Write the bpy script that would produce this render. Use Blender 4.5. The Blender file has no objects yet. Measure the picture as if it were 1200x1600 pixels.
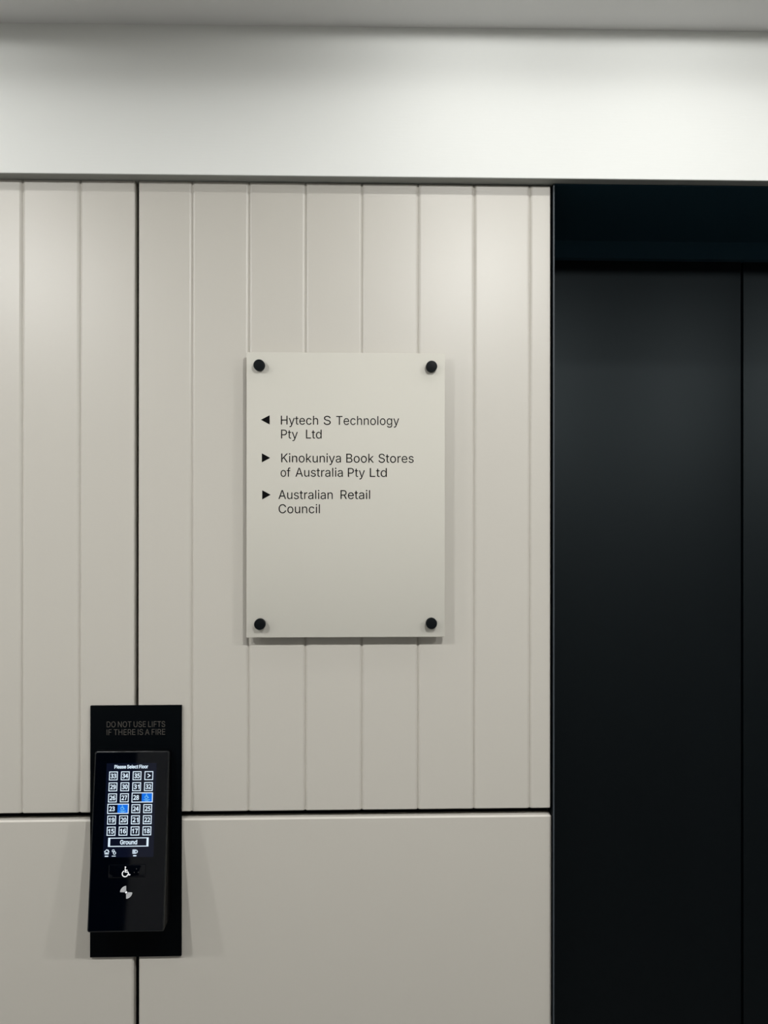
import bpy, bmesh, math, json
from mathutils import Vector, Matrix

S = bpy.context.scene
COL = S.collection
ZO = 0.15                       # finished floor below the survey datum used in the numbers here
PI = math.pi

# ------------------------------------------------------------------ camera
F_PX, CAM_D, YAW, PITCH, ROLL, CAM_Z = 1180.0, 1.127, math.radians(1.57), math.radians(0.1), 0.0006, 1.42
cam_data = bpy.data.cameras.new('camera')
cam_data.sensor_fit = 'VERTICAL'
cam_data.sensor_height = 24.0
cam_data.sensor_width = 18.0
cam_data.lens = F_PX / 1600.0 * 24.0
cam_data.clip_start = 0.02
cam = bpy.data.objects.new('camera', cam_data)
COL.objects.link(cam)
fw = Vector((math.sin(YAW) * math.cos(PITCH), math.cos(YAW) * math.cos(PITCH), math.sin(PITCH)))
rt = fw.cross(Vector((0, 0, 1))).normalized()
up = rt.cross(fw)
rt2 = math.cos(ROLL) * rt + math.sin(ROLL) * up
up2 = -math.sin(ROLL) * rt + math.cos(ROLL) * up
M3 = Matrix((rt2, up2, -fw)).transposed().to_4x4()
M3.translation = Vector((0, -CAM_D, CAM_Z + ZO))
cam.matrix_world = M3
S.camera = cam

# ------------------------------------------------------------------ world, exposure
world = bpy.data.worlds.new('world')
S.world = world
world.use_nodes = True
bgn = world.node_tree.nodes['Background']
bgn.inputs[0].default_value = (0.0, 0.0, 0.0, 1)
bgn.inputs[1].default_value = 0.0
S.view_settings.view_transform = 'Standard'
S.view_settings.look = 'None'
S.view_settings.gamma = 1.0
S.view_settings.exposure = 0.0
S.view_settings.use_curve_mapping = False

FAR_EXP, FAR_C0, FAR_C1 = 0.75, 85.8, 88.2
# downlights: x, y, power in watts, kind of optic
NEAR_Y, FAR_Y = -0.27, -0.95
NEAR_W, FAR_W = 1.55, 0.655
NEAR_X = (-1.98, -1.30, -0.70, 0.14, 0.46, 0.86, 1.60)
FAR_X = (-1.90, -0.92, 0.31, 1.25)

# ------------------------------------------------------------------ materials
def mat(name, color, rough=0.5, spec=0.5, metal=0.0, bump=0.0, bscale=400.0, emit=None, estr=0.0, vary=0.0, stretch=None, coat=0.0):
    m = bpy.data.materials.new(name)
    m.use_nodes = True
    nt = m.node_tree
    b = nt.nodes['Principled BSDF']
    b.inputs['Base Color'].default_value = (*color, 1)
    b.inputs['Roughness'].default_value = rough
    b.inputs['Specular IOR Level'].default_value = spec
    b.inputs['Metallic'].default_value = metal
    if coat:
        b.inputs['Coat Weight'].default_value = coat
        b.inputs['Coat Roughness'].default_value = 0.3
    if emit:
        b.inputs['Emission Color'].default_value = (*emit, 1)
        b.inputs['Emission Strength'].default_value = estr
    if bump or vary:
        tc = nt.nodes.new('ShaderNodeTexCoord')
        mp = nt.nodes.new('ShaderNodeMapping')
        nt.links.new(tc.outputs['Object'], mp.inputs[0])
        if stretch:
            mp.inputs['Scale'].default_value = stretch
        nz = nt.nodes.new('ShaderNodeTexNoise')
        nz.inputs['Scale'].default_value = bscale
        nz.inputs['Detail'].default_value = 3
        nt.links.new(mp.outputs[0], nz.inputs['Vector'])
        if bump:
            bp = nt.nodes.new('ShaderNodeBump')
            bp.inputs['Strength'].default_value = bump
            bp.inputs['Distance'].default_value = 0.001
            nt.links.new(nz.outputs['Fac'], bp.inputs['Height'])
            nt.links.new(bp.outputs[0], b.inputs['Normal'])
        if vary:
            n2 = nt.nodes.new('ShaderNodeTexNoise')
            n2.inputs['Scale'].default_value = 3.0
            n2.inputs['Detail'].default_value = 2
            nt.links.new(tc.outputs['Object'], n2.inputs['Vector'])
            mx = nt.nodes.new('ShaderNodeMix')
            mx.data_type = 'RGBA'
            mx.inputs['A'].default_value = (*[c * (1 - vary) for c in color], 1)
            mx.inputs['B'].default_value = (*[min(1, c * (1 + vary)) for c in color], 1)
            nt.links.new(n2.outputs['Fac'], mx.inputs['Factor'])
            nt.links.new(mx.outputs['Result'], b.inputs['Base Color'])
    return m

M = {
    'beige': mat('beige_lacquer', (0.566, 0.540, 0.485), 0.40, 0.70, bump=0.08, bscale=700, vary=0.012),
    'white': mat('white_wall_paint', (0.83, 0.84, 0.81), 0.75, 0.25, bump=0.12, bscale=160, stretch=(0.25, 1, 2.2)),
    'ceil': mat('ceiling_paint', (0.80, 0.80, 0.79), 0.9, 0.2, bump=0.06, bscale=120),
    'backing': mat('black_backing_board', (0.008, 0.008, 0.008), 0.9, 0.1),
    'lift': mat('black_powder_coat', (0.0003, 0.0012, 0.0022), 0.49, 0.26, bump=0.05, bscale=900),
    'frame': mat('black_frame_steel', (0.0014, 0.0032, 0.005), 0.5, 0.06),
    'head': mat('head_shadow_tint', (0.016, 0.044, 0.064), 0.5, 0.1),  # frame black lifted to blue: shadow tint of the soffit held in colour
    'edge': mat('frame_edge_highlight', (0.050, 0.060, 0.070), 0.45, 0.3),  # paler strip painting the highlight on the jamb's front edge
    'underside_shade': mat('painted_underside_shade', (0.34, 0.35, 0.33), 0.6, 0.2),
    'sign': mat('sign_board_paint', (0.598, 0.580, 0.518), 0.6, 0.2, bump=0.03, bscale=600),
    'knob': mat('black_anodised', (0.0030, 0.0045, 0.0055), 0.5, 0.14),
    'vinyl': mat('black_vinyl', (0.0020, 0.0020, 0.0022), 0.5, 0.08),
    'plate': mat('black_satin_plate', (0.0004, 0.0012, 0.0020), 0.5, 0.05),
    'engrave': mat('grey_engraving', (0.075, 0.068, 0.060), 0.6, 0.2),
    'body': mat('black_satin_plastic', (0.0008, 0.0010, 0.0014), 0.40, 0.12),
    'bezel': mat('bezel_edge', (0.006, 0.007, 0.008), 0.30, 0.5),
    'glass': mat('black_glass', (0.0002, 0.0008, 0.0026), 0.04, 0.45),
    'screen': mat('screen_background', (0.0004, 0.0008, 0.002), 0.04, 0.45, emit=(0.14, 0.20, 0.60), estr=0.022),
    'pixel': mat('screen_white', (0.0, 0.0, 0.0), 0.3, 0.0, emit=(0.74, 0.88, 1.0), estr=1.0),
    'blue': mat('screen_blue', (0.0, 0.0, 0.0), 0.3, 0.0, emit=(0.012, 0.19, 0.90), estr=0.85),
    'sky': mat('screen_pale_blue', (0.0, 0.0, 0.0), 0.3, 0.0, emit=(0.25, 0.72, 1.0), estr=0.9),
    'print': mat('backlit_white_symbol', (0.5, 0.5, 0.5), 0.4, 0.2, emit=(0.95, 0.97, 1.0), estr=0.55),
    'dots': mat('raised_dots', (0.02, 0.02, 0.022), 0.4, 0.4),
    'floor': mat('grey_stone_floor', (0.18, 0.175, 0.17), 0.4, 0.5, bump=0.03, bscale=60, vary=0.10),
    'side': mat('side_wall_paint', (0.70, 0.69, 0.67), 0.8, 0.2),
    'rear': mat('rear_wall_paint', (0.42, 0.42, 0.41), 0.8, 0.2),
    'trimring': mat('white_trim_ring', (0.8, 0.8, 0.8), 0.4, 0.5),
    'reflector': mat('satin_reflector', (0.75, 0.75, 0.75), 0.3, 0.5, metal=0.8),
    'lens': mat('lit_lens', (0.8, 0.8, 0.8), 0.5, 0.2, emit=(1.0, 0.97, 0.92), estr=2.0),
    'chip': mat('bare_metal_nick', (0.5, 0.5, 0.48), 0.4, 0.5),
}

M['lift'].node_tree.nodes['Principled BSDF'].inputs['Specular Tint'].default_value = (0.80, 0.95, 1.0, 1)


# lettering outlines: advance width and closed outlines per character (cap height = 509 units)
GLYPHS = json.loads('''{"0":[384,[[139,2,95,34,61,85,42,160,36,255,42,351,61,424,95,475,139,507,192,517,246,507,289,475,323,424,345,351,351,255,345,160,323,85,289,34,246,2,192,-10],[244,65,277,135,289,255,277,376,244,446,192,467,143,446,109,376,95,255,109,135,143,65,192,42]]],"1":[400,[[265,0,198,0,198,392,150,362,90,338,90,400,150,430,196,468,220,509,265,509]]],"2":[384,[[30,38,117,117,182,188,228,252,255,311,263,366,254,418,222,454,170,465,131,458,95,438,65,408,28,444,71,483,119,509,178,517,255,499,307,448,327,368,317,307,289,246,248,182,192,117,127,50,210,55,351,55,351,0,30,0]]],"3":[384,[[113,0,59,26,20,61,53,101,85,73,127,51,178,44,232,55,267,87,281,139,267,192,216,228,123,240,123,289,206,301,252,337,263,386,254,428,224,456,178,465,139,459,105,442,73,416,40,458,79,487,127,509,180,517,257,503,309,459,329,390,317,335,285,295,238,269,238,265,293,240,331,198,347,137,323,57,265,8,182,-10]]],"4":[384,[[236,141,14,141,14,182,226,509,295,509,295,190,362,190,362,141,295,141,295,0,236,0],[236,347,240,440,236,440,196,364,79,190,236,190]]],"5":[384,[[111,0,59,26,18,57,51,99,83,73,123,51,176,44,230,57,269,99,283,164,271,226,234,265,178,279,149,275,121,265,93,250,59,271,77,509,323,509,323,454,133,454,119,307,143,319,166,325,194,327,271,311,327,257,349,164,325,71,263,12,182,-10]]],"6":[384,[[154,2,107,32,71,81,48,153,40,244,50,349,77,426,119,477,170,507,226,517,275,511,315,493,347,465,311,426,287,448,259,461,230,465,164,446,119,378,99,255,133,287,172,309,214,315,289,297,337,246,355,156,335,69,281,12,208,-10],[117,115,154,59,208,42,254,55,283,95,295,156,285,216,254,255,204,269,170,261,135,242,99,204]]],"7":[384,[[147,109,162,204,190,289,228,372,281,454,34,454,34,509,353,509,353,469,291,382,252,295,226,208,210,111,204,0,137,0]]],"8":[384,[[111,8,53,55,32,127,46,188,79,234,125,267,125,269,91,299,65,339,55,386,75,456,125,499,196,517,269,499,319,452,335,382,325,333,299,289,267,259,267,255,309,226,341,182,353,123,333,55,277,8,194,-10],[257,307,275,343,281,378,271,424,242,458,194,469,153,459,125,430,113,386,131,337,172,301,230,275],[246,50,281,79,293,125,273,180,226,218,158,248,121,216,97,178,87,133,103,83,141,50,194,38]]],"9":[384,[[113,-2,73,16,40,44,75,83,99,61,129,48,160,44,222,63,267,131,287,255,254,222,212,200,170,192,97,210,48,263,30,353,51,440,103,497,176,517,263,491,325,410,347,275,337,166,309,87,269,32,218,0,162,-10],[269,396,232,450,176,467,133,454,101,414,91,353,101,293,131,254,180,240,216,248,252,269,287,307]]],">":[453,[[387,178,65,15,65,81,308,197,308,201,65,316,65,383,387,220]]],"A":[480,[[239,456,232,478,245,478],[16,0,201,509,276,509,463,0,395,0,287,302,264,372,239,456,213,371,191,302,85,0],[110,142,110,199,370,199,370,142]]],"B":[456,[[60,0,60,509,241,509,274,507,304,501,329,491,350,477,367,461,381,442,390,421,396,398,398,374,397,353,393,336,387,320,378,307,368,295,356,286,343,278,329,272,315,267,315,262,331,260,347,254,363,245,378,234,391,220,402,203,411,184,416,161,418,136,416,111,410,88,400,67,386,48,368,31,344,18,317,8,284,2,247,0],[125,57,245,57,281,60,309,67,330,80,344,96,353,115,355,137,354,153,350,169,342,184,333,197,320,209,306,218,289,225,269,229,248,231,125,231],[125,285,238,285,256,287,273,290,288,296,302,304,314,314,323,326,330,340,335,355,336,372,333,393,326,412,313,429,294,442,270,449,240,452,125,452]]],"C":[510,[[267,-7,225,-3,186,7,150,25,119,49,92,79,70,115,53,157,44,203,40,254,44,305,53,352,70,393,92,429,119,459,150,484,186,501,225,512,267,516,293,514,317,511,340,504,362,496,383,485,402,471,419,456,435,438,448,418,459,397,467,373,473,348,408,348,404,365,397,380,389,395,380,407,369,418,357,428,344,437,330,444,315,449,300,453,284,455,267,456,237,453,209,445,184,432,161,414,141,391,125,364,113,332,106,295,103,254,106,213,113,177,125,145,141,117,161,94,184,76,210,63,237,56,267,53,284,54,300,56,315,60,330,65,344,72,357,81,369,90,380,102,389,114,397,128,404,144,408,160,473,160,467,135,459,112,448,91,435,71,420,53,402,38,383,24,363,13,341,5,317,-2,293,-6]]],"D":[502,[[219,0,96,0,96,57,215,57,254,60,288,68,318,81,343,99,363,122,379,149,390,181,397,216,399,255,397,294,390,329,379,361,364,388,344,410,320,428,291,441,258,449,221,452,93,452,93,509,225,509,273,505,315,495,353,478,385,455,412,426,433,391,449,351,458,306,462,255,458,205,449,159,433,119,411,83,384,54,351,31,312,14,268,3],[125,509,125,0,60,0,60,509]]],"E":[419,[[60,0,60,509,372,509,372,452,125,452,125,286,355,286,355,229,125,229,125,57,375,57,375,0]]],"F":[410,[[60,0,60,509,369,509,369,452,125,452,125,278,346,278,346,221,125,221,125,0]]],"G":[520,[[269,-7,225,-3,185,7,149,25,118,49,91,79,69,116,53,157,43,203,40,254,43,305,53,352,69,393,91,429,117,459,149,484,184,501,223,512,265,516,291,514,316,510,340,504,363,494,384,483,403,469,421,453,436,436,449,416,460,395,468,373,474,349,408,349,402,365,395,379,387,393,378,406,368,417,356,427,344,436,330,443,315,448,300,453,283,455,265,456,236,453,209,445,183,432,160,414,141,392,125,364,113,332,106,295,103,254,106,213,113,177,125,145,141,117,161,95,184,76,210,63,238,56,269,53,296,55,322,61,345,71,365,85,382,102,396,123,407,147,413,173,415,199,283,199,283,256,478,256,478,200,475,160,466,124,451,91,431,62,406,38,377,19,344,5,308,-4]]],"H":[517,[[60,0,60,509,125,509,125,289,392,289,392,509,457,509,457,0,392,0,392,232,125,232,125,0]]],"I":[183,[[59,0,59,509,124,509,124,0]]],"K":[467,[[104,145,104,216,139,261,174,303,212,344,364,509,448,509,231,276,228,276],[60,0,60,509,125,509,125,334,124,225,125,193,125,0],[372,0,188,259,228,309,449,0]]],"L":[393,[[60,0,60,509,125,509,125,57,361,57,361,0]]],"N":[523,[[403,76,414,55,405,54],[120,431,108,452,119,454],[60,0,60,509,136,509,343,183,363,151,388,107,403,76,401,108,399,157,399,195,399,509,463,509,463,0,387,0,202,290,177,331,148,381,120,431,122,384,124,328,125,291,125,0]]],"O":[533,[[267,-7,225,-3,186,7,150,25,119,49,92,79,70,115,53,157,44,203,40,254,44,305,53,352,70,393,92,429,119,459,150,484,186,501,225,512,267,516,309,512,348,501,384,484,415,459,442,429,464,393,480,352,490,305,493,254,490,203,480,157,464,115,442,79,415,49,384,25,348,7,309,-3],[267,53,296,55,324,63,349,76,372,94,392,116,408,144,420,176,428,213,430,254,428,295,420,332,408,365,392,392,372,415,349,433,324,446,296,453,267,456,237,453,210,445,184,433,161,415,142,392,125,364,113,332,106,295,103,254,106,213,113,176,125,144,142,117,161,94,184,76,210,63,237,55]]],"P":[445,[[125,242,233,242,257,244,279,248,297,256,312,266,324,279,333,294,339,310,343,328,344,348,343,367,339,385,333,402,324,416,312,428,297,439,279,446,257,451,232,452,125,452],[125,186,109,186,109,242,125,242],[60,0,60,509,235,509,272,506,305,499,332,487,356,471,375,452,390,430,400,404,407,377,409,348,407,318,400,291,390,265,375,243,356,223,332,207,305,195,272,188,235,186,125,186,125,0]]],"R":[449,[[125,255,234,255,258,256,280,260,298,267,313,276,325,287,334,300,340,316,344,333,345,352,344,371,340,389,334,405,325,419,313,430,298,440,279,446,258,451,233,452,125,452],[125,198,96,198,96,255,125,255],[60,0,60,509,236,509,273,506,305,500,333,489,356,473,376,455,390,433,401,408,407,381,409,352,407,323,401,296,390,271,376,250,356,232,333,217,305,206,273,200,236,198,125,198,125,0],[353,0,230,229,303,229,428,0]]],"S":[447,[[224,-9,188,-7,156,-1,128,9,102,23,81,40,64,60,51,83,42,109,38,137,104,137,108,118,114,102,123,88,136,76,150,66,166,59,185,53,204,50,224,49,246,50,267,54,286,60,303,69,317,79,329,92,338,106,344,122,346,139,344,154,340,168,332,179,322,189,310,197,296,205,245,222,184,239,145,253,112,269,86,289,67,313,56,341,52,372,54,400,62,425,75,448,92,468,113,484,138,498,165,508,195,514,227,516,259,514,289,508,316,498,340,484,360,468,377,449,390,427,398,403,401,378,337,378,332,402,320,421,302,437,280,449,254,456,225,459,204,457,185,454,167,448,152,440,139,430,129,418,121,405,117,391,115,376,117,359,122,345,131,334,142,324,155,315,169,308,212,293,264,279,312,264,328,256,344,248,359,238,372,226,384,213,395,198,402,180,407,161,408,139,406,112,399,87,386,64,370,43,349,25,323,11,294,0,261,-7]]],"T":[449,[[32,452,32,509,417,509,417,452,257,452,257,0,193,0,193,452]]],"U":[517,[[259,-8,220,-6,186,2,154,15,126,33,103,55,85,80,71,108,63,140,60,173,60,509,124,509,124,178,126,155,132,133,141,113,153,95,169,80,187,68,208,59,232,53,259,52,285,53,309,59,331,68,349,80,364,95,377,113,385,133,391,155,393,178,393,509,457,509,457,173,454,140,446,108,433,80,414,55,391,33,363,15,332,2,297,-6]]],"a":[389,[[160,-9,137,-7,115,-3,94,5,76,15,60,29,48,45,38,63,32,84,30,108,32,128,36,146,43,161,53,174,64,184,78,193,92,200,108,206,125,211,178,220,234,227,247,229,257,231,265,235,271,240,274,246,276,255,276,257,275,272,272,285,267,297,260,307,251,315,240,322,227,327,212,330,196,331,178,330,163,327,149,322,137,316,127,309,118,301,110,292,104,283,100,274,41,291,51,313,64,331,79,346,95,358,114,368,133,375,153,380,173,383,194,384,239,379,255,375,271,369,286,360,300,350,312,336,322,320,330,301,335,278,337,251,337,0,277,0,277,52,272,52,252,25,242,16,229,8,215,1,199,-4,181,-7],[170,45,192,47,211,51,228,59,242,68,254,80,263,93,270,108,274,122,276,138,276,190,259,182,231,176,200,171,175,168,134,159,122,153,112,147,103,139,97,130,93,118,92,105,93,93,96,82,102,72,109,64,119,57,130,52,142,48,156,46]]],"c":[396,[[207,-8,174,-5,144,3,117,16,93,35,72,58,56,85,44,116,37,150,34,187,37,225,44,260,56,291,72,318,93,341,117,360,144,374,174,382,207,384,226,384,243,381,260,377,276,371,291,364,305,356,318,346,330,335,340,322,349,308,356,293,362,277,303,262,290,289,270,311,242,325,207,330,184,328,163,321,145,310,130,296,118,278,108,258,102,236,98,212,96,187,98,163,102,139,108,117,118,97,130,80,145,66,163,55,184,49,207,46,243,52,271,66,292,89,304,117,363,102,357,86,350,70,341,56,331,43,319,32,306,21,292,12,277,5,261,-1,244,-5,226,-7]]],"d":[424,[[195,-8,165,-6,137,3,111,16,89,34,70,57,55,84,43,116,36,151,34,189,36,227,43,261,55,293,70,320,89,342,112,361,137,374,165,382,196,384,218,383,237,379,253,373,267,364,278,355,287,346,306,319,311,319,311,509,372,509,372,0,313,0,313,59,307,59,287,31,277,21,266,12,252,4,236,-3,217,-7],[205,47,226,49,246,55,263,65,278,78,290,95,299,115,306,138,310,162,312,189,310,216,306,241,300,263,290,282,278,299,263,312,246,322,227,328,205,330,182,328,162,322,145,311,130,298,118,281,108,261,102,239,98,215,96,189,98,163,102,139,109,117,118,97,130,80,145,66,162,55,182,49]]],"e":[404,[[308,221,338,221,310,202],[96,221,308,221,308,226,304,248,298,269,288,286,277,301,263,314,246,323,227,328,205,330,183,328,164,323,146,313,131,301,119,286,109,270,102,251,97,231],[97,169,75,169,75,221,96,221,96,211,96,178],[212,-8,177,-5,145,3,117,16,92,35,72,58,56,85,44,116,37,150,34,187,36,224,44,258,55,290,71,317,91,340,115,359,142,373,172,382,205,384,226,383,246,380,266,374,285,366,303,355,319,341,334,324,347,305,357,282,365,256,370,227,371,194,371,169,97,169,98,151,102,127,110,106,121,88,135,73,151,61,169,53,190,48,212,46,227,47,241,49,254,53,265,58,276,65,285,73,294,82,300,93,306,105,365,91,358,72,348,55,335,39,320,26,302,14,283,4,261,-3,237,-7]]],"f":[254,[[228,379,228,327,6,327,6,379],[81,0,81,432,82,452,87,470,96,486,107,499,120,510,135,519,152,525,169,529,187,530,222,527,243,521,227,468,215,472,195,474,178,472,164,468,154,460,147,449,143,435,142,419,142,0]]],"g":[425,[[207,-151,180,-149,156,-146,134,-140,114,-132,97,-122,82,-110,70,-97,59,-84,51,-69,101,-41,122,-66,131,-74,142,-82,154,-88,169,-93,187,-96,207,-97,236,-95,261,-87,282,-75,298,-58,308,-34,311,-6,311,68,306,68,287,41,277,32,266,23,252,16,236,10,217,6,195,5,165,7,138,14,113,27,90,43,71,65,55,90,43,120,36,154,34,191,36,229,43,263,55,293,71,320,90,342,112,361,138,374,166,382,196,384,218,383,237,379,253,373,267,365,279,356,288,346,308,319,313,319,313,379,372,379,372,-9,370,-40,363,-67,350,-90,334,-109,314,-124,291,-136,265,-144,237,-149],[205,59,227,61,246,66,264,75,278,87,290,103,300,121,307,142,311,166,312,193,311,219,307,242,300,264,291,283,279,299,264,312,247,322,227,328,205,330,182,328,163,322,145,312,130,298,118,282,109,262,102,241,98,218,96,193,98,167,102,144,109,123,118,104,131,88,145,76,163,66,183,61]]],"h":[410,[[114,314,114,287,102,287],[114,227,114,0,53,0,53,509,114,509,114,314,116,319,132,344,152,362,175,374,200,382,227,384,252,383,275,377,295,369,313,356,328,340,341,321,350,298,355,271,357,240,357,0,296,0,296,235,293,263,286,286,273,304,256,318,235,326,210,329,192,328,176,324,161,317,147,308,136,297,126,283,119,266,115,248]]],"i":[167,[[53,0,53,379,114,379,114,0],[84,443,73,444,63,448,54,455,47,463,43,472,41,483,43,494,47,504,54,512,63,518,73,522,84,524,95,522,105,518,114,512,121,504,125,494,126,483,125,472,121,463,114,455,105,448,95,444]]],"k":[381,[[110,137,110,212,121,212,284,379,360,379,184,199,177,199],[53,0,53,509,114,509,114,0],[294,0,148,186,191,229,372,0]]],"l":[176,[[57,0,57,509,118,509,118,0]]],"n":[410,[[112,310,112,287,102,287],[114,227,114,0,53,0,53,379,112,379,112,310,116,319,132,344,152,362,175,374,200,382,227,384,252,383,275,377,295,369,313,356,328,340,341,321,350,298,355,271,357,240,357,0,296,0,296,235,293,263,286,286,273,304,256,318,235,326,210,329,192,328,176,324,161,317,147,308,136,297,126,283,119,266,115,248]]],"o":[415,[[207,-8,174,-5,144,3,117,16,93,35,72,58,56,85,44,116,37,150,34,187,37,225,44,260,56,291,72,318,93,341,117,360,144,374,174,382,207,384,241,382,271,374,299,360,323,341,343,318,359,291,371,260,379,225,381,187,379,150,371,116,359,85,343,58,323,35,299,16,271,3,241,-5],[207,46,231,49,252,55,270,66,285,80,298,97,307,117,314,139,318,163,319,187,318,212,314,236,307,258,298,278,285,296,270,310,252,321,231,328,207,330,184,328,163,321,145,310,130,296,118,278,108,258,102,236,98,212,96,187,98,163,102,139,108,117,118,97,130,80,145,66,163,55,184,49]]],"r":[259,[[53,0,53,379,112,379,112,321,115,321,124,339,137,354,152,367,171,377,191,383,213,385,229,384,243,384,243,322,230,324,207,326,190,324,174,321,159,315,146,306,135,296,126,284,119,269,115,254,114,237,114,0]]],"s":[365,[[182,-8,157,-7,133,-3,112,3,93,12,76,24,62,38,50,54,41,73,36,94,94,107,101,87,111,72,124,60,141,52,160,47,181,45,206,47,227,53,244,62,258,74,265,88,268,103,266,115,262,126,254,136,243,144,229,150,212,155,149,170,118,180,92,192,72,208,58,227,50,249,47,274,49,295,55,314,65,332,79,347,95,360,115,370,137,378,161,383,187,384,212,383,234,379,254,372,271,363,286,352,299,339,309,324,318,308,324,290,268,277,262,291,254,304,243,316,228,325,210,331,187,333,166,331,147,326,131,317,119,305,111,292,109,277,110,264,115,253,124,243,136,235,152,229,172,223,229,209,261,200,287,187,306,171,320,153,328,131,331,107,329,85,323,65,312,47,298,31,281,18,260,6,236,-2,210,-7]]],"t":[227,[[204,379,204,327,6,327,6,379],[65,471,126,471,126,98,127,83,130,70,136,61,144,55,156,51,170,50,185,51,202,54,213,2,192,-3,168,-4,138,-1,113,7,92,21,77,41,68,64,65,93]]],"u":[410,[[298,70,298,92,307,92],[182,-5,158,-3,135,2,115,11,97,23,82,39,69,59,60,82,54,109,53,139,53,379,114,379,114,144,116,117,124,94,137,75,154,61,175,53,200,50,218,51,234,55,249,62,263,71,274,83,283,97,290,113,295,132,296,153,296,379,357,379,357,0,298,0,298,70,294,60,277,35,257,17,234,5,209,-3]]],"y":[389,[[195,60,206,21,184,21],[47,-139,61,-86,71,-87,83,-89,94,-90,104,-89,113,-86,122,-81,130,-74,138,-64,145,-51,151,-36,163,-1,17,379,84,379,165,155,187,87,195,60,202,87,224,155,305,379,371,379,204,-58,196,-77,187,-93,177,-107,165,-119,153,-128,139,-136,125,-141,109,-144,91,-145,65,-143]]]}''')
CAP_UNITS = 509.0
BOLD, TITLE_FAT, OUTER_SIGN = 0.26, 0.22, -1
def strokes_mesh_mm(items):
    return [(fill_mesh([it], 0.04), 0) for it in items]

# ------------------------------------------------------------------ helpers
def link(name, mesh, parent=None):
    o = bpy.data.objects.new(name, mesh)
    COL.objects.link(o)
    if parent is not None:
        o.parent = parent
    return o

def obj(name, bm, m, parent=None, smooth=False, loc=None):
    me = bpy.data.meshes.new(name)
    bmesh.ops.recalc_face_normals(bm, faces=bm.faces)
    bm.to_mesh(me)
    bm.free()
    ms = m if isinstance(m, (list, tuple)) else [m]
    for x in ms:
        me.materials.append(x)
    if smooth:
        for p in me.polygons:
            p.use_smooth = True
        try:
            me.set_sharp_from_angle(angle=math.radians(35))
        except Exception:
            pass
    o = link(name, me, parent)
    if loc is not None:
        o.location = loc
    return o

def thing(name, label, cat, loc=(0, 0, 0), group=None):
    o = link(name, None)
    o.location = loc
    o['label'] = label
    o['category'] = cat
    if group:
        o['group'] = group
    return o

def tag(o, label, cat, group=None):
    o['label'] = label
    o['category'] = cat
    if group:
        o['group'] = group
    return o

def struct(o, label=None):
    o['kind'] = 'structure'
    if label:
        o['label'] = label
    return o

def add_box(bm, x0, x1, y0, y1, z0, z1, mi=0, bevel=0.0, seg=2):
    r = bmesh.ops.create_cube(bm, size=1.0)
    vs = r['verts']
    for v in vs:
        v.co = Vector((x0 + (v.co.x + .5) * (x1 - x0), y0 + (v.co.y + .5) * (y1 - y0), z0 + (v.co.z + .5) * (z1 - z0)))
    fs = {f for v in vs for f in v.link_faces}
    for f in fs:
        f.material_index = mi
    if bevel:
        es = list({e for v in vs for e in v.link_edges})
        bmesh.ops.bevel(bm, geom=es, offset=bevel, segments=seg, profile=0.5, affect='EDGES')

def box(name, x0, x1, y0, y1, z0, z1, m, parent=None, bevel=0.0, origin=None):
    bm = bmesh.new()
    add_box(bm, x0, x1, y0, y1, z0, z1, 0, bevel)
    return obj(name, bm, m, parent)

def poly_prism(bm, pts, fn0, fn1, mi=0):
    a = [bm.verts.new(fn0(*p)) for p in pts]
    b = [bm.verts.new(fn1(*p)) for p in pts]
    n = len(pts)
    fs = [bm.faces.new(a), bm.faces.new(list(reversed(b)))]
    for i in range(n):
        fs.append(bm.faces.new((a[i], b[i], b[(i + 1) % n], a[(i + 1) % n])))
    for f in fs:
        f.material_index = mi

def lathe(bm, prof, seg=40, axis='Y', closed_start=True, closed_end=True):
    rings = []
    for r, h in prof:
        ring = []
        for i in range(seg):
            a = 2 * PI * i / seg
            c, s = r * math.cos(a), r * math.sin(a)
            ring.append(bm.verts.new((c, h, s) if axis == 'Y' else (c, s, h)))
        rings.append(ring)
    for k in range(len(rings) - 1):
        for i in range(seg):
            j = (i + 1) % seg
            bm.faces.new((rings[k][i], rings[k][j], rings[k + 1][j], rings[k + 1][i]))
    if closed_start:
        bm.faces.new(rings[0])
    if closed_end:
        bm.faces.new(list(reversed(rings[-1])))

# --- flat lettering and marks: closed outlines in a local u-v plane, filled
def fill_mesh(polys, thick=0.00015):
    cu = bpy.data.curves.new('outline', 'CURVE')
    cu.dimensions = '2D'
    cu.fill_mode = 'BOTH'
    cu.extrude = thick / 2
    for pl in polys:
        sp = cu.splines.new('POLY')
        sp.points.add(len(pl) - 1)
        for p, (x, y) in zip(sp.points, pl):
            p.co = (x, y, 0, 1)
        sp.use_cyclic_u = True
    o = bpy.data.objects.new('outline', cu)
    COL.objects.link(o)
    dg = bpy.context.evaluated_depsgraph_get()
    me = bpy.data.meshes.new_from_object(o.evaluated_get(dg))
    bpy.data.objects.remove(o)
    bpy.data.curves.remove(cu)
    return me

def embolden(polys, d, w=0.0):
    """a thin band along every outline, to make letters heavier"""
    bm = bmesh.new()
    for pl in polys:
        n = len(pl)
        for i in range(n):
            (ax, ay), (bx_, by_) = pl[i], pl[(i + 1) % n]
            L = math.hypot(bx_ - ax, by_ - ay)
            if L > 1e-6:
                nx, ny = -(by_ - ay) / L * d, (bx_ - ax) / L * d
                bm.faces.new([bm.verts.new((x, y, w)) for x, y in ((ax + nx, ay + ny), (ax - nx, ay - ny), (bx_ - nx, by_ - ny), (bx_ + nx, by_ + ny))])
            bm.faces.new([bm.verts.new((x, y, w)) for x, y in disc(ax, ay, d, 8)])
    me = bpy.data.meshes.new('band')
    bm.to_mesh(me)
    bm.free()
    return me

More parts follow.
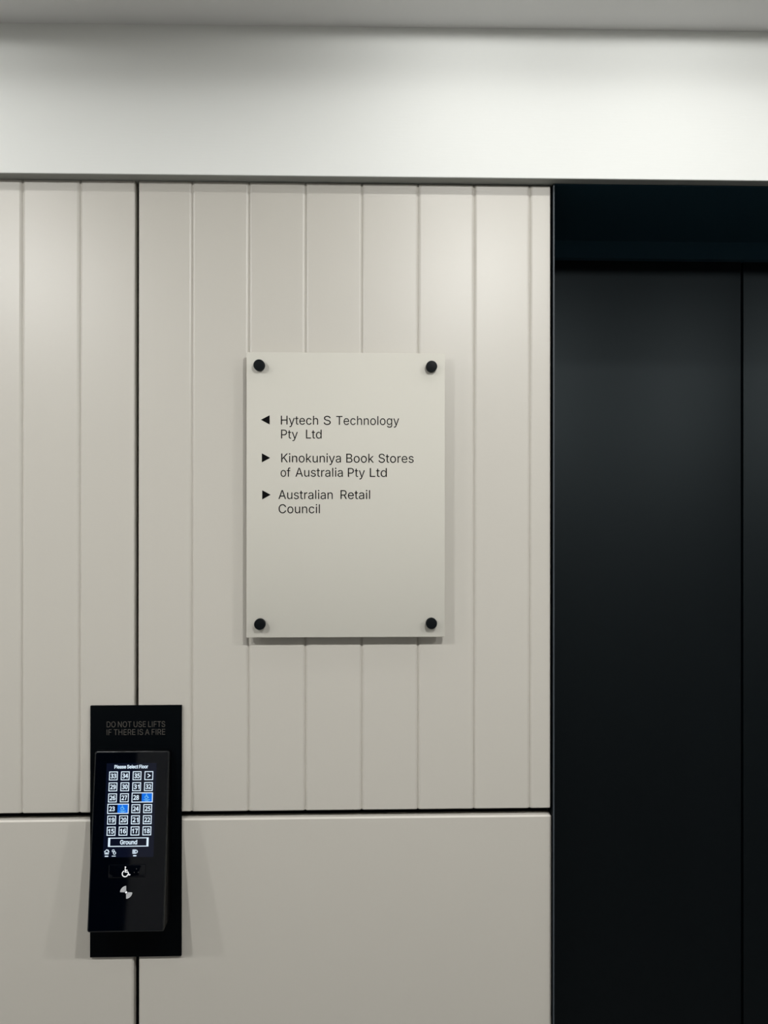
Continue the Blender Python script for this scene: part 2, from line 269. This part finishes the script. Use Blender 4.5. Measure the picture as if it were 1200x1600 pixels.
def area2(pl):
    return sum(pl[i][0] * pl[(i + 1) % len(pl)][1] - pl[(i + 1) % len(pl)][0] * pl[i][1] for i in range(len(pl)))

def inside(p, pl):
    c_ = False
    for i in range(len(pl)):
        (ax, ay), (bx_, by_) = pl[i], pl[i - 1]
        if (ay > p[1]) != (by_ > p[1]) and p[0] < (bx_ - ax) * (p[1] - ay) / (by_ - ay) + ax:
            c_ = not c_
    return c_

def glyph_fill(polys, thick, mi=0):
    sgn = OUTER_SIGN
    outers = [pl for pl in polys if area2(pl) * sgn > 0]
    holes = [pl for pl in polys if area2(pl) * sgn <= 0]
    return [(fill_mesh([o_] + [h_ for h_ in holes if inside(h_[0], o_)], thick), mi) for o_ in outers]

def bold_parts(polys, thick, d, mi=0):
    return glyph_fill(polys, thick, mi) + [(embolden(polys, d, thick / 2), mi)]

def word_polys(text, x0, x1, base, cap, spacing=0.0):
    raw, pen = [], 0.0
    for ch in text:
        if ch == ' ':
            pen += 150
            continue
        adv, pls = GLYPHS[ch]
        for q in pls:
            raw.append([(q[i] + pen, q[i + 1]) for i in range(0, len(q), 2)])
        pen += adv + spacing
    xs = [p[0] for pl in raw for p in pl]
    lo, hi = min(xs), max(xs)
    sy = cap / CAP_UNITS
    sx = (x1 - x0) / (hi - lo)
    return [[(x0 + (px - lo) * sx, base + py * sy) for px, py in pl] for pl in raw]

def place(me, fn):
    """bend the flat mesh (u, v, w) into place with fn"""
    for v in me.vertices:
        v.co = fn(v.co.x, v.co.y, v.co.z)
    return me

def join(parts, fn):
    """parts: list of (mesh, material index)"""
    bm = bmesh.new()
    for me, mi in parts:
        n0 = len(bm.faces)
        bm.from_mesh(me)
        bm.faces.ensure_lookup_table()
        for f in bm.faces[n0:]:
            f.material_index = mi
        bpy.data.meshes.remove(me)
    for v in bm.verts:
        v.co = fn(v.co.x, v.co.y, v.co.z)
    return bm

def ring_rect(x0, x1, y0, y1, wx, wy=None):
    wy = wx if wy is None else wy
    return [[(x0, y0), (x1, y0), (x1, y1), (x0, y1)],
            [(x0 + wx, y0 + wy), (x0 + wx, y1 - wy), (x1 - wx, y1 - wy), (x1 - wx, y0 + wy)]]

def rect(x0, x1, y0, y1):
    return [(x0, y0), (x1, y0), (x1, y1), (x0, y1)]

def disc(cx, cy, r, n=24):
    return [(cx + r * math.cos(2 * PI * i / n), cy + r * math.sin(2 * PI * i / n)) for i in range(n)]

def stroke(pts, w):
    """outline of a polyline of width w (flat caps, mitred)"""
    L, R = [], []
    n = len(pts)
    for i in range(n):
        a = Vector(pts[max(i - 1, 0)])
        b = Vector(pts[i])
        c = Vector(pts[min(i + 1, n - 1)])
        d1 = (b - a).normalized() if i > 0 else (c - b).normalized()
        d2 = (c - b).normalized() if i < n - 1 else d1
        n1, n2 = Vector((-d1.y, d1.x)), Vector((-d2.y, d2.x))
        m_ = n1 + n2
        m_.normalize()
        k = min(1.0 / max(m_.dot(n1), 0.4), 2.0)
        L.append(tuple(b + m_ * (w / 2 * k)))
        R.append(tuple(b - m_ * (w / 2 * k)))
    return L + R[::-1]

def arc(cx, cy, r, a0, a1, n=18):
    return [(cx + r * math.cos(math.radians(a0 + (a1 - a0) * i / n)), cy + r * math.sin(math.radians(a0 + (a1 - a0) * i / n))) for i in range(n + 1)]

def strokes_mesh(items):
    """each outline filled on its own so overlaps do not cancel"""
    return [(fill_mesh([it]), 0) for it in items]

def wheelchair(cx, cy, h):
    s = h / 14.0
    P = lambda x, y: (cx + x * s, cy + y * s)
    out = [disc(*P(-0.8, 6.1), 1.05 * s)]
    w = 1.35 * s
    out.append(stroke([P(-1.0, 4.6), P(-0.9, -0.3), P(2.9, -0.3), P(4.6, -4.4), P(6.4, -3.7)], w))
    out.append(stroke([P(-0.9, 2.1), P(2.4, 2.1)], 1.1 * s))
    out.append(stroke([P(*q) for q in arc(-1.0, -2.6, 4.0, 112, 352, 28)], w))
    return out

# ------------------------------------------------------------------ setting
XL, XR, YB, ZC = -2.6, 2.6, -2.45, 2.136
BULK_Y = -0.020
def zz(z):
    return z + ZO

# white bulkhead above panels and lift (its lower edge and the ceiling run very slightly out of level, as in the photograph)
BK = lambda x: 1.9143 + 0.0026 * x
CE = lambda x: 2.1335 + 0.0066 * x
bm = bmesh.new()
vs = []
for x in (XL, XR):
    vs.append([bm.verts.new(p) for p in ((x, BULK_Y, zz(BK(x))), (x, BULK_Y, zz(CE(x))), (x, 0.34, zz(CE(x))), (x, 0.34, zz(BK(x))))])
bm.faces.new(vs[0]); bm.faces.new(vs[1][::-1])
for i in range(4):
    j = (i + 1) % 4
    bm.faces.new((vs[0][i], vs[1][i], vs[1][j], vs[0][j]))
struct(obj('wall_front', bm, M['white']))

bm = bmesh.new()
vs = []
for x in (XL - .1, XR + .1):
    vs.append([bm.verts.new(p) for p in ((x, YB - .1, zz(CE(x))), (x, 0.34, zz(CE(x))), (x, 0.34, zz(CE(x)) + .12), (x, YB - .1, zz(CE(x)) + .12))])
bm.faces.new(vs[0]); bm.faces.new(vs[1][::-1])
for i in range(4):
    j = (i + 1) % 4
    bm.faces.new((vs[0][i], vs[1][i], vs[1][j], vs[0][j]))
struct(obj('ceiling', bm, M['ceil']))
struct(box('floor', XL - .1, XR + .1, YB - .1, 0.34, -0.1, 0.0, M['floor']))
struct(box('wall_left', XL - .1, XL, YB, 0.34, 0, zz(2.10), M['side']))
struct(box('wall_right', XR, XR + .1, YB, 0.34, 0, zz(2.12), M['side']))
# added thin strip: shade under the bulkhead, painted as a darker grey
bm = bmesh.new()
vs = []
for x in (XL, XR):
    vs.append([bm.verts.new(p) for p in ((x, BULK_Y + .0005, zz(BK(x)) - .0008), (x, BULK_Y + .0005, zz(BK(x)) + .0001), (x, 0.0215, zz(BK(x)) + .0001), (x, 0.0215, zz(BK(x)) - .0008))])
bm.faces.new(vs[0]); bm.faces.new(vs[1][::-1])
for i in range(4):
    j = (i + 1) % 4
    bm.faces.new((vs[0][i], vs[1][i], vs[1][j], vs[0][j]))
struct(obj('underside_shade_strip', bm, M['underside_shade']))
# rear wall with the opposite lift opening
bm = bmesh.new()
add_box(bm, -1.017, XR, YB - .1, YB, 0, zz(2.12))
add_box(bm, XL, -2.25, YB - .1, YB, 0, zz(2.12))
add_box(bm, -2.25, -1.017, YB - .1, YB, zz(1.92), zz(2.12))
struct(obj('wall_rear', bm, M['rear']))
struct(box('door_2', -2.25, -1.017, YB - .1, YB - .06, 0, zz(1.92), M['lift']))

# dark carcass behind the panels
LX0, LX1 = 0.2836, 1.1215        # outside of the lift frame
bm = bmesh.new()
add_box(bm, XL, LX0 - .001, 0.022, 0.06, 0, zz(1.905))
add_box(bm, LX1 + .001, XR, 0.022, 0.06, 0, zz(1.905))
struct(obj('trim_1', bm, M['backing']))

# ------------------------------------------------------------------ panels
PT = 0.018
def grooved(name, x0, x1, z0, z1, grooves, parent=None):
    grooves = sorted(grooves)
    b, gw, gd, lip = 0.0012, 0.0038, 0.0042, 0.0006
    sec = [(x0, PT), (x0, b), (x0 + b, 0)]
    for g in grooves:
        left = [(g - 0.0043, 0), (g - 0.0040, 0.00005), (g - 0.0031, 0.00034), (g - 0.0019, 0.00086), (g - 0.0003, 0.0028)]
        sec += left + [(2 * g - x, y) for x, y in left[::-1]]
    sec += [(x1 - b, 0), (x1, b), (x1, PT)]
    bm = bmesh.new()
    rings = []
    for z, dy in ((z0, 0.0012), (z0 + .0012, 0), (z1 - .0015, 0), (z1, 0.0014)):
        rings.append([bm.verts.new((x, min(y + dy, PT), zz(z))) for x, y in sec])
    n = len(sec)
    for k in range(3):
        for i in range(n):
            j = (i + 1) % n
            bm.faces.new((rings[k][i], rings[k][j], rings[k + 1][j], rings[k + 1][i]))
    bm.faces.new(rings[0]); bm.faces.new(rings[-1][::-1])
    return obj(name, bm, M['beige'], parent)

def plain(name, x0, x1, z0, z1):
    bm = bmesh.new()
    add_box(bm, x0, x1, 0, PT, zz(z0), zz(z1), bevel=0.0022, seg=1)
    return obj(name, bm, M['beige'])

G = [0.2498 - 0.08400 * k for k in range(7)]
UZ0, UZ1, LZ1 = 0.9777, 1.9128, 0.9672
tag(grooved('wall_panel', -0.3326, 0.2811, UZ0, UZ1, G), 'upper beige grooved wall panel carrying the white directory sign, beside the lift', 'wall panel')
GL = [-0.4187 - 0.0842 * k for k in range(7)]
tag(grooved('wall_panel', -1.0150, -0.3388, UZ0, UZ1, GL), 'upper beige grooved wall panel at the left, above left half of the black control panel', 'wall panel')
tag(plain('wall_panel', -0.3314, 0.2826, -0.05, LZ1), 'lower smooth beige wall panel beside the lift, below the directory sign', 'wall panel')
tag(plain('wall_panel', -1.0150, -0.3396, -0.05, LZ1), 'lower smooth beige wall panel at the left of the black control panel', 'wall panel')
# the run of panelling carries on outside the picture
t2 = bmesh.new()
add_box(t2, XL + .002, -1.021, 0, PT, zz(UZ0), zz(UZ1))
add_box(t2, XL + .002, -1.021, 0, PT, zz(-.05), zz(LZ1))
add_box(t2, LX1 + .003, XR - .002, 0, PT, zz(UZ0), zz(UZ1))
add_box(t2, LX1 + .003, XR - .002, 0, PT, zz(-.05), zz(LZ1))
struct(obj('trim_2', t2, M['beige']))

# ------------------------------------------------------------------ lift entrance
FT, FY0, FY1, HZ = 0.0023, -0.0040, 0.226, 1.9122
bm = bmesh.new()
add_box(bm, LX0, LX0 + FT, FY0, FY1, 0, zz(HZ + FT - .0006), bevel=0.0006, seg=1)
add_box(bm, LX1 - FT, LX1, FY0, FY1, 0, zz(HZ + FT - .0006), bevel=0.0006, seg=1)
add_box(bm, LX0 + FT, LX1 - FT, FY0, FY1, zz(HZ), zz(HZ + .0016), mi=2)
# transom strip at the back of the head
add_box(bm, LX0, LX1, FY1, FY1 + .02, zz(1.8815), zz(HZ + .0016), mi=2)
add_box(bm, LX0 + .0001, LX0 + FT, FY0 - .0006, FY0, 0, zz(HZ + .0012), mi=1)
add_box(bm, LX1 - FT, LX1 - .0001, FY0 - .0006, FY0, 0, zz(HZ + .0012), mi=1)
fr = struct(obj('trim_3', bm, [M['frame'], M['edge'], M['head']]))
bm = bmesh.new()
bmesh.ops.create_icosphere(bm, subdivisions=2, radius=0.0011)
for v in bm.verts:
    v.co = Vector((0.2848 + v.co.x, FY0 + v.co.y * 0.3, zz(1.7654) + v.co.z * 1.5))
obj('paint_chip', bm, M['chip'], fr)

dr = struct(link('door_1', None))
dr.location = (0.70, 0.25, 0)
SEAM = 0.6952
for x0, x1 in ((LX0 + .0005, SEAM - .0015), (SEAM + .0017, LX1 - .0005)):
    bm = bmesh.new()
    add_box(bm, x0, x1, 0.240, 0.268, 0.004, zz(1.889), bevel=0.0022, seg=3)
    o = obj('door_leaf', bm, M['lift'], dr, smooth=True)
    o.matrix_parent_inverse = Matrix.Translation((-0.70, -0.25, 0))
bm = bmesh.new()
add_box(bm, LX0, LX1, 0.275, 0.33, 0, zz(1.905))
struct(obj('trim_4', bm, M['backing']))

# ------------------------------------------------------------------ directory sign
SX0, SX1, SZ0, SZ1, SYF, SYB = -0.1714, 0.1204, 1.2376, 1.6563, -0.0150, -0.0095
sg = thing('directory_sign', 'white directory sign board with black lettering on four black studs, fixed to grooved panel', 'sign',
           ((SX0 + SX1) / 2, 0, zz(SZ0)))
def child(o, par):
    o.matrix_parent_inverse = Matrix.Translation(-par.location)
    return o
bm = bmesh.new()
add_box(bm, SX0, SX1, SYF, SYB, zz(SZ0), zz(SZ1), bevel=0.0009, seg=2)
child(obj('sign_board', bm, M['sign'], sg, smooth=True), sg)
on_sign = lambda u, v, w: Vector((u * .001, SYF - 0.00012 - w * .001, zz(v * .001)))
mm = lambda pl: [(x * 1000, y * 1000) for x, y in pl]
CAPH = 0.01305
entries = [
    ([(-0.1504, 1.5571), (-0.1374, 1.5502), (-0.1374, 1.5638)],
     [('Hytech', -0.1210, -0.0665, 1.5502), ('S', -0.0583, -0.0479, 1.5501), ('Technology', -0.0399, 0.0527, 1.5501),
      ('Pty', -0.1207, -0.0962, 1.5297), ('Ltd', -0.0842, -0.0613, 1.5298)]),
    ([(-0.1488, 1.5080), (-0.1488, 1.4946), (-0.1365, 1.5013)],
     [('Kinokuniya', -0.1204, -0.0329, 1.4947), ('Book', -0.0251, 0.0155, 1.4946), ('Stores', 0.0224, 0.0742, 1.4946),
      ('of', -0.1213, -0.1069, 1.4736), ('Australia', -0.0997, -0.0302, 1.4737), ('Pty', -0.0227, 0.0023, 1.4736), ('Ltd', 0.0096, 0.0346, 1.4736)]),
    ([(-0.1482, 1.4538), (-0.1482, 1.4403), (-0.1358, 1.4471)],
     [('Australian', -0.1245, -0.0450, 1.4409), ('Retail', -0.0335, 0.0100, 1.4410), ('Council', -0.1242, -0.0637, 1.4201)]),
]
for tri, words in entries:
    child(obj('direction_arrow', join([(fill_mesh([mm(tri)], 0.15), 0)], on_sign), M['vinyl'], sg), sg)
    parts = [q for t, a, b, z in words for q in glyph_fill(word_polys(t, a * 1000, b * 1000, z * 1000, CAPH * 1000), 0.15)]
    child(obj('company_lettering', join(parts, on_sign), M['vinyl'], sg), sg)
for kx, kz in ((-0.1522, 1.6363), (0.1002, 1.6359), (-0.1509, 1.2580), (0.1002, 1.2583)):
    bm = bmesh.new()
    lathe(bm, [(0.0050, 0.0), (0.0050, SYB), (0.0081, SYB - .0001), (0.0082, SYF - .0066), (0.0078, SYF - .0074), (0.0070, SYF - .0076)], 40)
    k = obj('standoff_stud', bm, M['knob'], sg, smooth=True)
    child(k, sg)
    k.location = (kx, 0, zz(kz))

# ------------------------------------------------------------------ lift control panel
PX0, PX1, PZ0, PZ1 = -0.4015, -0.2680, 0.7664, 1.1364
cp = thing('lift_control_panel', 'black lift control panel with lit tilted floor-selection touch screen, fixed over the panel joints', 'control panel',
           (-0.335, 0, zz(PZ0)))
bm = bmesh.new()
add_box(bm, PX0, PX1, -0.004, -0.0001, zz(PZ0), zz(PZ1), bevel=0.0006, seg=2)
bp = child(obj('back_plate', bm, M['plate'], cp, smooth=True), cp)
on_plate = lambda u, v, w: Vector((u * .001, -0.0040 - 0.00006 - w * .001, zz(v * .001)))
parts = glyph_fill(word_polys('DO NOT USE LIFTS', -377.4, -292.0, 1104.8, 8.4), 0.06) + glyph_fill(word_polys('IF THERE IS A FIRE', -377.4, -292.0, 1093.3, 8.4), 0.06)
wl = obj('warning_lettering', join(parts, on_plate), M['engrave'], bp)
wl['label'] = 'grey engraved warning lettering'

# tilted terminal: local u (across), v (up the face), w (out of the face), millimetres
TY1, TY0, TZ1, TZ0, TCX = -0.014, -0.045, 1.0724, 0.8256, -0.337
TO = Vector((TCX, (TY0 + TY1) / 2, zz((TZ0 + TZ1) / 2)))
TV = Vector((0, TY1 - TY0, TZ1 - TZ0)).normalized()
TN = Vector((0, -TV.z, TV.y))
TU = Vector((1, 0, 0))
on_face = lambda u, v, w: TO + TU * (u * .001) + TV * (v * .001) + TN * (w * .001)
def rrect(hw, hh, r, n=6):
    pts = []
    for cx, cy, a in ((hw - r, hh - r, 0), (-hw + r, hh - r, 90), (-hw + r, -hh + r, 180), (hw - r, -hh + r, 270)):
        for i in range(n + 1):
            t = math.radians(a + 90 * i / n)
            pts.append((cx + r * math.cos(t), cy + r * math.sin(t)))
    return pts
bm = bmesh.new()
HW, HH = 54.1, 124.4
outer = rrect(HW, HH, 3.4)
loops = []
def to_plate(u, v):
    p = on_face(u, v, -1.4)
    return Vector((p.x, -0.0042, p.z))
loops.append([bm.verts.new(to_plate(u, v)) for u, v in outer])
loops.append([bm.verts.new(on_face(u, v, -1.4)) for u, v in outer])
loops.append([bm.verts.new(on_face(u, v, -0.4)) for u, v in rrect(HW - .35, HH - .35, 3.2)])
loops.append([bm.verts.new(on_face(u, v, 0.0)) for u, v in rrect(HW - 1.2, HH - 1.2, 2.6)])
loops.append([bm.verts.new(on_face(u, v, 0.0)) for u, v in rrect(HW - 2.0, HH - 2.0, 2.0)])
loops.append([bm.verts.new(on_face(u, v, -0.5)) for u, v in rrect(HW - 2.0, HH - 2.0, 2.0)])
n = len(outer)
for k in range(len(loops) - 1):
    for i in range(n):
        j = (i + 1) % n
        f = bm.faces.new((loops[k][i], loops[k][j], loops[k + 1][j], loops[k + 1][i]))
        f.material_index = 1 if k in (1, 2, 3) else 0
bm.faces.new(loops[0]); bm.faces.new(loops[-1][::-1])
hs = child(obj('terminal_housing', bm, [M['body'], M['bezel']], cp, smooth=True), cp)
def sub(o):
    """a sub-part: its parent sits at the thing's own offset, so nothing more to undo"""
    return o
bm = bmesh.new()
poly_prism(bm, rrect(HW - 2.05, HH - 2.05, 2.0), lambda u, v: on_face(u, v, -0.45), lambda u, v: on_face(u, v, -0.02))
sub(obj('glass_front', bm, M['glass'], hs))

ts = child(obj('touch_screen', join([(fill_mesh([rect(-36.2, 35.8, -23.0, 107.5)], 0.04), 0)], lambda u, v, w: on_face(u, v, w + 0.02)), M['screen'], cp), cp)
px = lambda u, v, w: on_face(u, v, w + 0.10)
px2 = lambda u, v, w: on_face(u, v, w + 0.07)
px3 = lambda u, v, w: on_face(u, v, w + 0.13)
T = 0.04
def txt(s, u0, u1, base, cap, fat=BOLD):
    return bold_parts(word_polys(s, u0, u1, base, cap), T, fat)
def centred(s, cu, base, cap, fat=BOLD):
    w = 0.0
    for ch in s:
        w += GLYPHS[ch][0]
    w = (w - 60) * cap / CAP_UNITS * 0.93
    return txt(s, cu - w / 2, cu + w / 2, base, cap, fat)
sub(obj('screen_title', join(txt('Please Select Floor', -24.6, 23.6, 100.2, 4.7, TITLE_FAT), px), M['pixel'], ts))
CU = [-25.8 + 17.02 * i for i in range(4)]
RV = [89.8 - 15.37 * k for k in range(6)]
rows = [['33', '34', '35', '>'], ['29', '30', '31', '32'], ['26', '27', None, None], [None, None, '24', '25'], ['19', '20', '21', '22'], ['15', '16', '17', '18']]
for k, row in enumerate(rows):
    for i, s in enumerate(row):
        if s is None:
            continue
        cu, cv = CU[i], RV[k]
        parts = [(fill_mesh(ring_rect(cu - 6.25, cu + 6.25, cv - 6.2, cv + 6.2, 1.15), T), 0)]
        if s == '>':
            parts.append((fill_mesh([stroke([(cu - 1.8, cv + 2.5), (cu + 2.0, cv), (cu - 1.8, cv - 2.5)], 1.25)], T), 0))
        else:
            parts += centred(s, cu, cv - 3.0, 6.0)
        sub(obj('floor_button', join(parts, px), M['pixel'], ts))
for s, u0, u1, cv, b0, b1, tc in (('28', 1.6, 32.1, 59.3, 16.2, 30.9, 8.1), ('23', -32.6, -1.9, 43.9, -17.9, -3.1, -25.9)):
    parts = [(fill_mesh(ring_rect(u0, u1, cv - 7.0, cv + 7.0, 1.2), T), 0),
             (fill_mesh([rect(b0, b1, cv - 5.8, cv + 5.8)], T), 1)] + centred(s, tc, cv - 3.0, 6.0)
    bc = (b0 + b1) / 2
    up_ = []
    for it in wheelchair(bc - 0.3, cv + 1.6, 7.0):
        up_.append((fill_mesh([it], 0.10), 2))
    for wv, hw in ((-3.3, 4.6), (-4.6, 2.4)):
        up_.append((fill_mesh([rect(bc - hw, bc + hw, cv + wv - 0.32, cv + wv + 0.32)], 0.10), 2))
    b = sub(obj('floor_button', join(parts + up_, px), [M['pixel'], M['blue'], M['sky']], ts))
    b['label'] = 'wide floor button with blue wheelchair field'
parts = [(fill_mesh(ring_rect(-29.5, 28.2, -8.6, 3.9, 2.9, 1.15), T), 0),] + txt('Ground', -12.2, 11.7, -5.3, 5.8)
g = sub(obj('floor_button', join(parts, px), M['pixel'], ts))
g['label'] = 'wide bottom floor button for the ground floor'
# small icons along the foot of the screen
c = (-30.85, -15.6)
ic = [stroke([(c[0] - 3.5, c[1] + .2), (c[0], c[1] + 3.2), (c[0] + 3.5, c[1] + .2)], 1.0),
      stroke([(c[0] - 2.4, c[1] + .4), (c[0] - 2.4, c[1] - 2.7), (c[0] + 2.4, c[1] - 2.7), (c[0] + 2.4, c[1] + .4)], 1.0),
      rect(c[0] + 1.6, c[0] + 2.6, c[1] + 1.4, c[1] + 3.1), rect(c[0] - .9, c[0] + .9, c[1] - 2.7, c[1] - .4), rect(-33.4, -28.4, -22.2, -20.7)]
sub(obj('screen_icon', join([(fill_mesh([i_], T), 0) for i_ in ic], px), M['pixel'], ts))['label'] = 'small white house icon'
c = (-20.6, -15.9)
ic = [stroke(arc(c[0] - 1.0, c[1] + 1.7, 1.7, -20, 250, 12), .75), stroke([(c[0] - 1.2, c[1] + 1.6), (c[0] - .2, c[1] - .6), (c[0] - 1.1, c[1] - 1.2)], .85),
      stroke(arc(c[0] + .8, c[1] - 1.2, 1.8, -170, 130, 14), .85), rect(-23.4, -17.9, -21.8, -20.9)]
sub(obj('screen_icon', join([(fill_mesh([i_], T), 0) for i_ in ic], px), M['pixel'], ts))['label'] = 'small white pointing hand icon'
c = (9.2, -15.5)
ic = [rect(c[0] - 3.3, c[0] - 2.3, c[1] - 2.9, c[1] + 2.9)] + [rect(c[0] - 2.3, c[0] + .9, c[1] + q - .45, c[1] + q + .45) for q in (-2.45, -.8, .8, 2.45)] + \
     [stroke(arc(c[0] + 1.4, c[1], 2.1, -115, 115, 14), 1.0), rect(c[0] + 2.6, c[0] + 4.1, c[1] - .55, c[1] + .55), rect(c[0] - .4, c[0] + .5, c[1] - 2.9, c[1] + 2.9), rect(6.9, 11.6, -21.9, -20.4)]
sub(obj('screen_icon', join([(fill_mesh([i_], T), 0) for i_ in ic], px), M['pixel'], ts))['label'] = 'small white list icon'

# raised bar with the wheelchair mark
bm = bmesh.new()
bx = lambda hw, hh, r: [(u - 0.9, v - 42.0) for u, v in rrect(hw, hh, r)]
lp = [[bm.verts.new(on_face(u, v, w)) for u, v in bx(hw, hh, r)] for hw, hh, r, w in ((26.2, 9.2, 1.2, -.1), (26.0, 9.0, 1.1, .55), (25.2, 8.2, .9, .9))]
n = len(lp[0])
for k in range(2):
    for i in range(n):
        j = (i + 1) % n
        bm.faces.new((lp[k][i], lp[k][j], lp[k + 1][j], lp[k + 1][i]))
bm.faces.new(lp[0]); bm.faces.new(lp[-1][::-1])
ab = child(obj('accessibility_button', bm, M['glass'], cp, smooth=True), cp)
pb = lambda u, v, w: on_face(u, v, w + 0.98)
sub(obj('wheelchair_symbol', join(strokes_mesh_mm(wheelchair(-2.3, -42.6, 14.2)), pb), M['print'], ab))['label'] = 'white wheelchair symbol'
for u, v in ((12.6, -38.8), (9.6, -43.7), (15.6, -43.5)):
    bm = bmesh.new()
    bmesh.ops.create_uvsphere(bm, u_segments=12, v_segments=8, radius=0.9)
    for q in bm.verts:
        q.co = on_face(u + q.co.x, v + q.co.y, 0.9 + q.co.z * 0.7)
    sub(obj('braille_dot', bm, M['dots'], ab, smooth=True))
# contactless reader mark
rc = (-1.05, -70.8)
items = [disc(rc[0], rc[1], 1.55)]
for r in (3.1, 4.75, 6.4, 8.05):
    items.append(stroke(arc(rc[0], rc[1], r, 92, 178), 0.72))
    items.append(stroke(arc(rc[0], rc[1], r, 272, 358), 0.72))
child(obj('card_reader_symbol', join([(fill_mesh([it], T), 0) for it in items], lambda u, v, w: on_face(u, v, w + 0.02)), M['print'], cp), cp)['label'] = 'white contactless waves symbol'

# ------------------------------------------------------------------ ceiling downlights (just outside the frame, overhead)
def ies_text(fn):
    ang = [0, 2.5, 5, 7.5, 10, 12.5, 15, 17.5, 20, 22.5, 25, 30, 35, 40, 45, 50, 55, 60, 65, 68, 70, 72, 74, 76, 78, 79, 80, 81, 82, 83, 84, 84.5, 85, 85.5, 86, 86.5, 87, 87.5, 88, 88.5, 89, 89.5, 90, 90.5, 91, 92]
    cd = [max(fn(a), 0.0) for a in ang]
    return '\n'.join(['IESNA:LM-63-1995', '[TEST] x', 'TILT=NONE', '1 1000 1.0 %d 1 1 2 0.1 0.1 0.0' % len(ang), '1.0 1.0 0.0',
                      ' '.join('%g' % a for a in ang), '0', ' '.join('%.3f' % c_ for c_ in cd), ''])
def sstep(a, b, x):
    t = min(max((x - a) / (b - a), 0), 1)
    return t * t * (3 - 2 * t)
def near_optic(a):
    s = max(math.sin(math.radians(a)), 0.95)
    return 10.0 / s ** 3 * (1 - sstep(87.4, 90.6, a))
def deep_optic(a):
    s = max(math.sin(math.radians(a)), 0.95)
    return 10.0 / s ** 3 * (1 - sstep(84.0, 89.0, a))
def far_optic(a):
    return 1000.0 * max(math.cos(math.radians(a)), 0) ** FAR_EXP * (1 - sstep(FAR_C0, FAR_C1, a))
def make_text(name, s):
    t = bpy.data.texts.new(name)
    t.write(s)
    return t
PROFILE = {'deep': make_text('deep_wall_wash_optic', ies_text(deep_optic)), 'near': make_text('wall_wash_optic', ies_text(near_optic)), 'far': make_text('wide_optic', ies_text(far_optic))}
def lamp_data(kind, watts, radius):
    L = bpy.data.lights.new('lamp', 'POINT')
    L.energy = watts
    L.shadow_soft_size = radius
    L.color = (1.0, 1.0, 0.985)
    L.use_nodes = True
    nt = L.node_tree
    em = [q for q in nt.nodes if q.type == 'EMISSION'][0]
    ie = nt.nodes.new('ShaderNodeTexIES')
    ie.mode = 'INTERNAL'
    ie.ies = PROFILE[kind]
    ie.inputs['Strength'].default_value = 1.0
    nt.links.new(ie.outputs['Fac'], em.inputs['Strength'])
    return L
def downlight(x, y, kind, watts, radius, label):
    z = zz(CE(x))
    t = thing('ceiling_downlight', label, 'light', (x, y, z - 0.004), 'round downlights in the ceiling')
    bm = bmesh.new()
    lathe(bm, [(0.047, 0.004), (0.055, 0.0035), (0.055, 0.001), (0.052, -0.001), (0.043, -0.001), (0.041, 0.003)], 36, 'Z', False, False)
    obj('trim_ring', bm, M['trimring'], t, smooth=True)
    bm = bmesh.new()
    lathe(bm, [(0.0415, 0.0030), (0.036, 0.0036)], 36, 'Z', False, True)
    obj('lens', bm, M['lens'], t)
    o = bpy.data.objects.new('lamp', lamp_data(kind, watts, radius))
    COL.objects.link(o)
    o.parent = t
    o.location = (0, 0, -0.012 if kind == 'far' else -0.003)
    return t
for x in NEAR_X:
    downlight(x, NEAR_Y, 'near' if x > 0 else 'deep', NEAR_W, 0.010, 'round white ceiling downlight close to the white bulkhead, out of view overhead')
for x in FAR_X:
    downlight(x, FAR_Y, 'far', FAR_W, 0.035, 'round white ceiling downlight in middle of the lobby ceiling, out of view overhead')
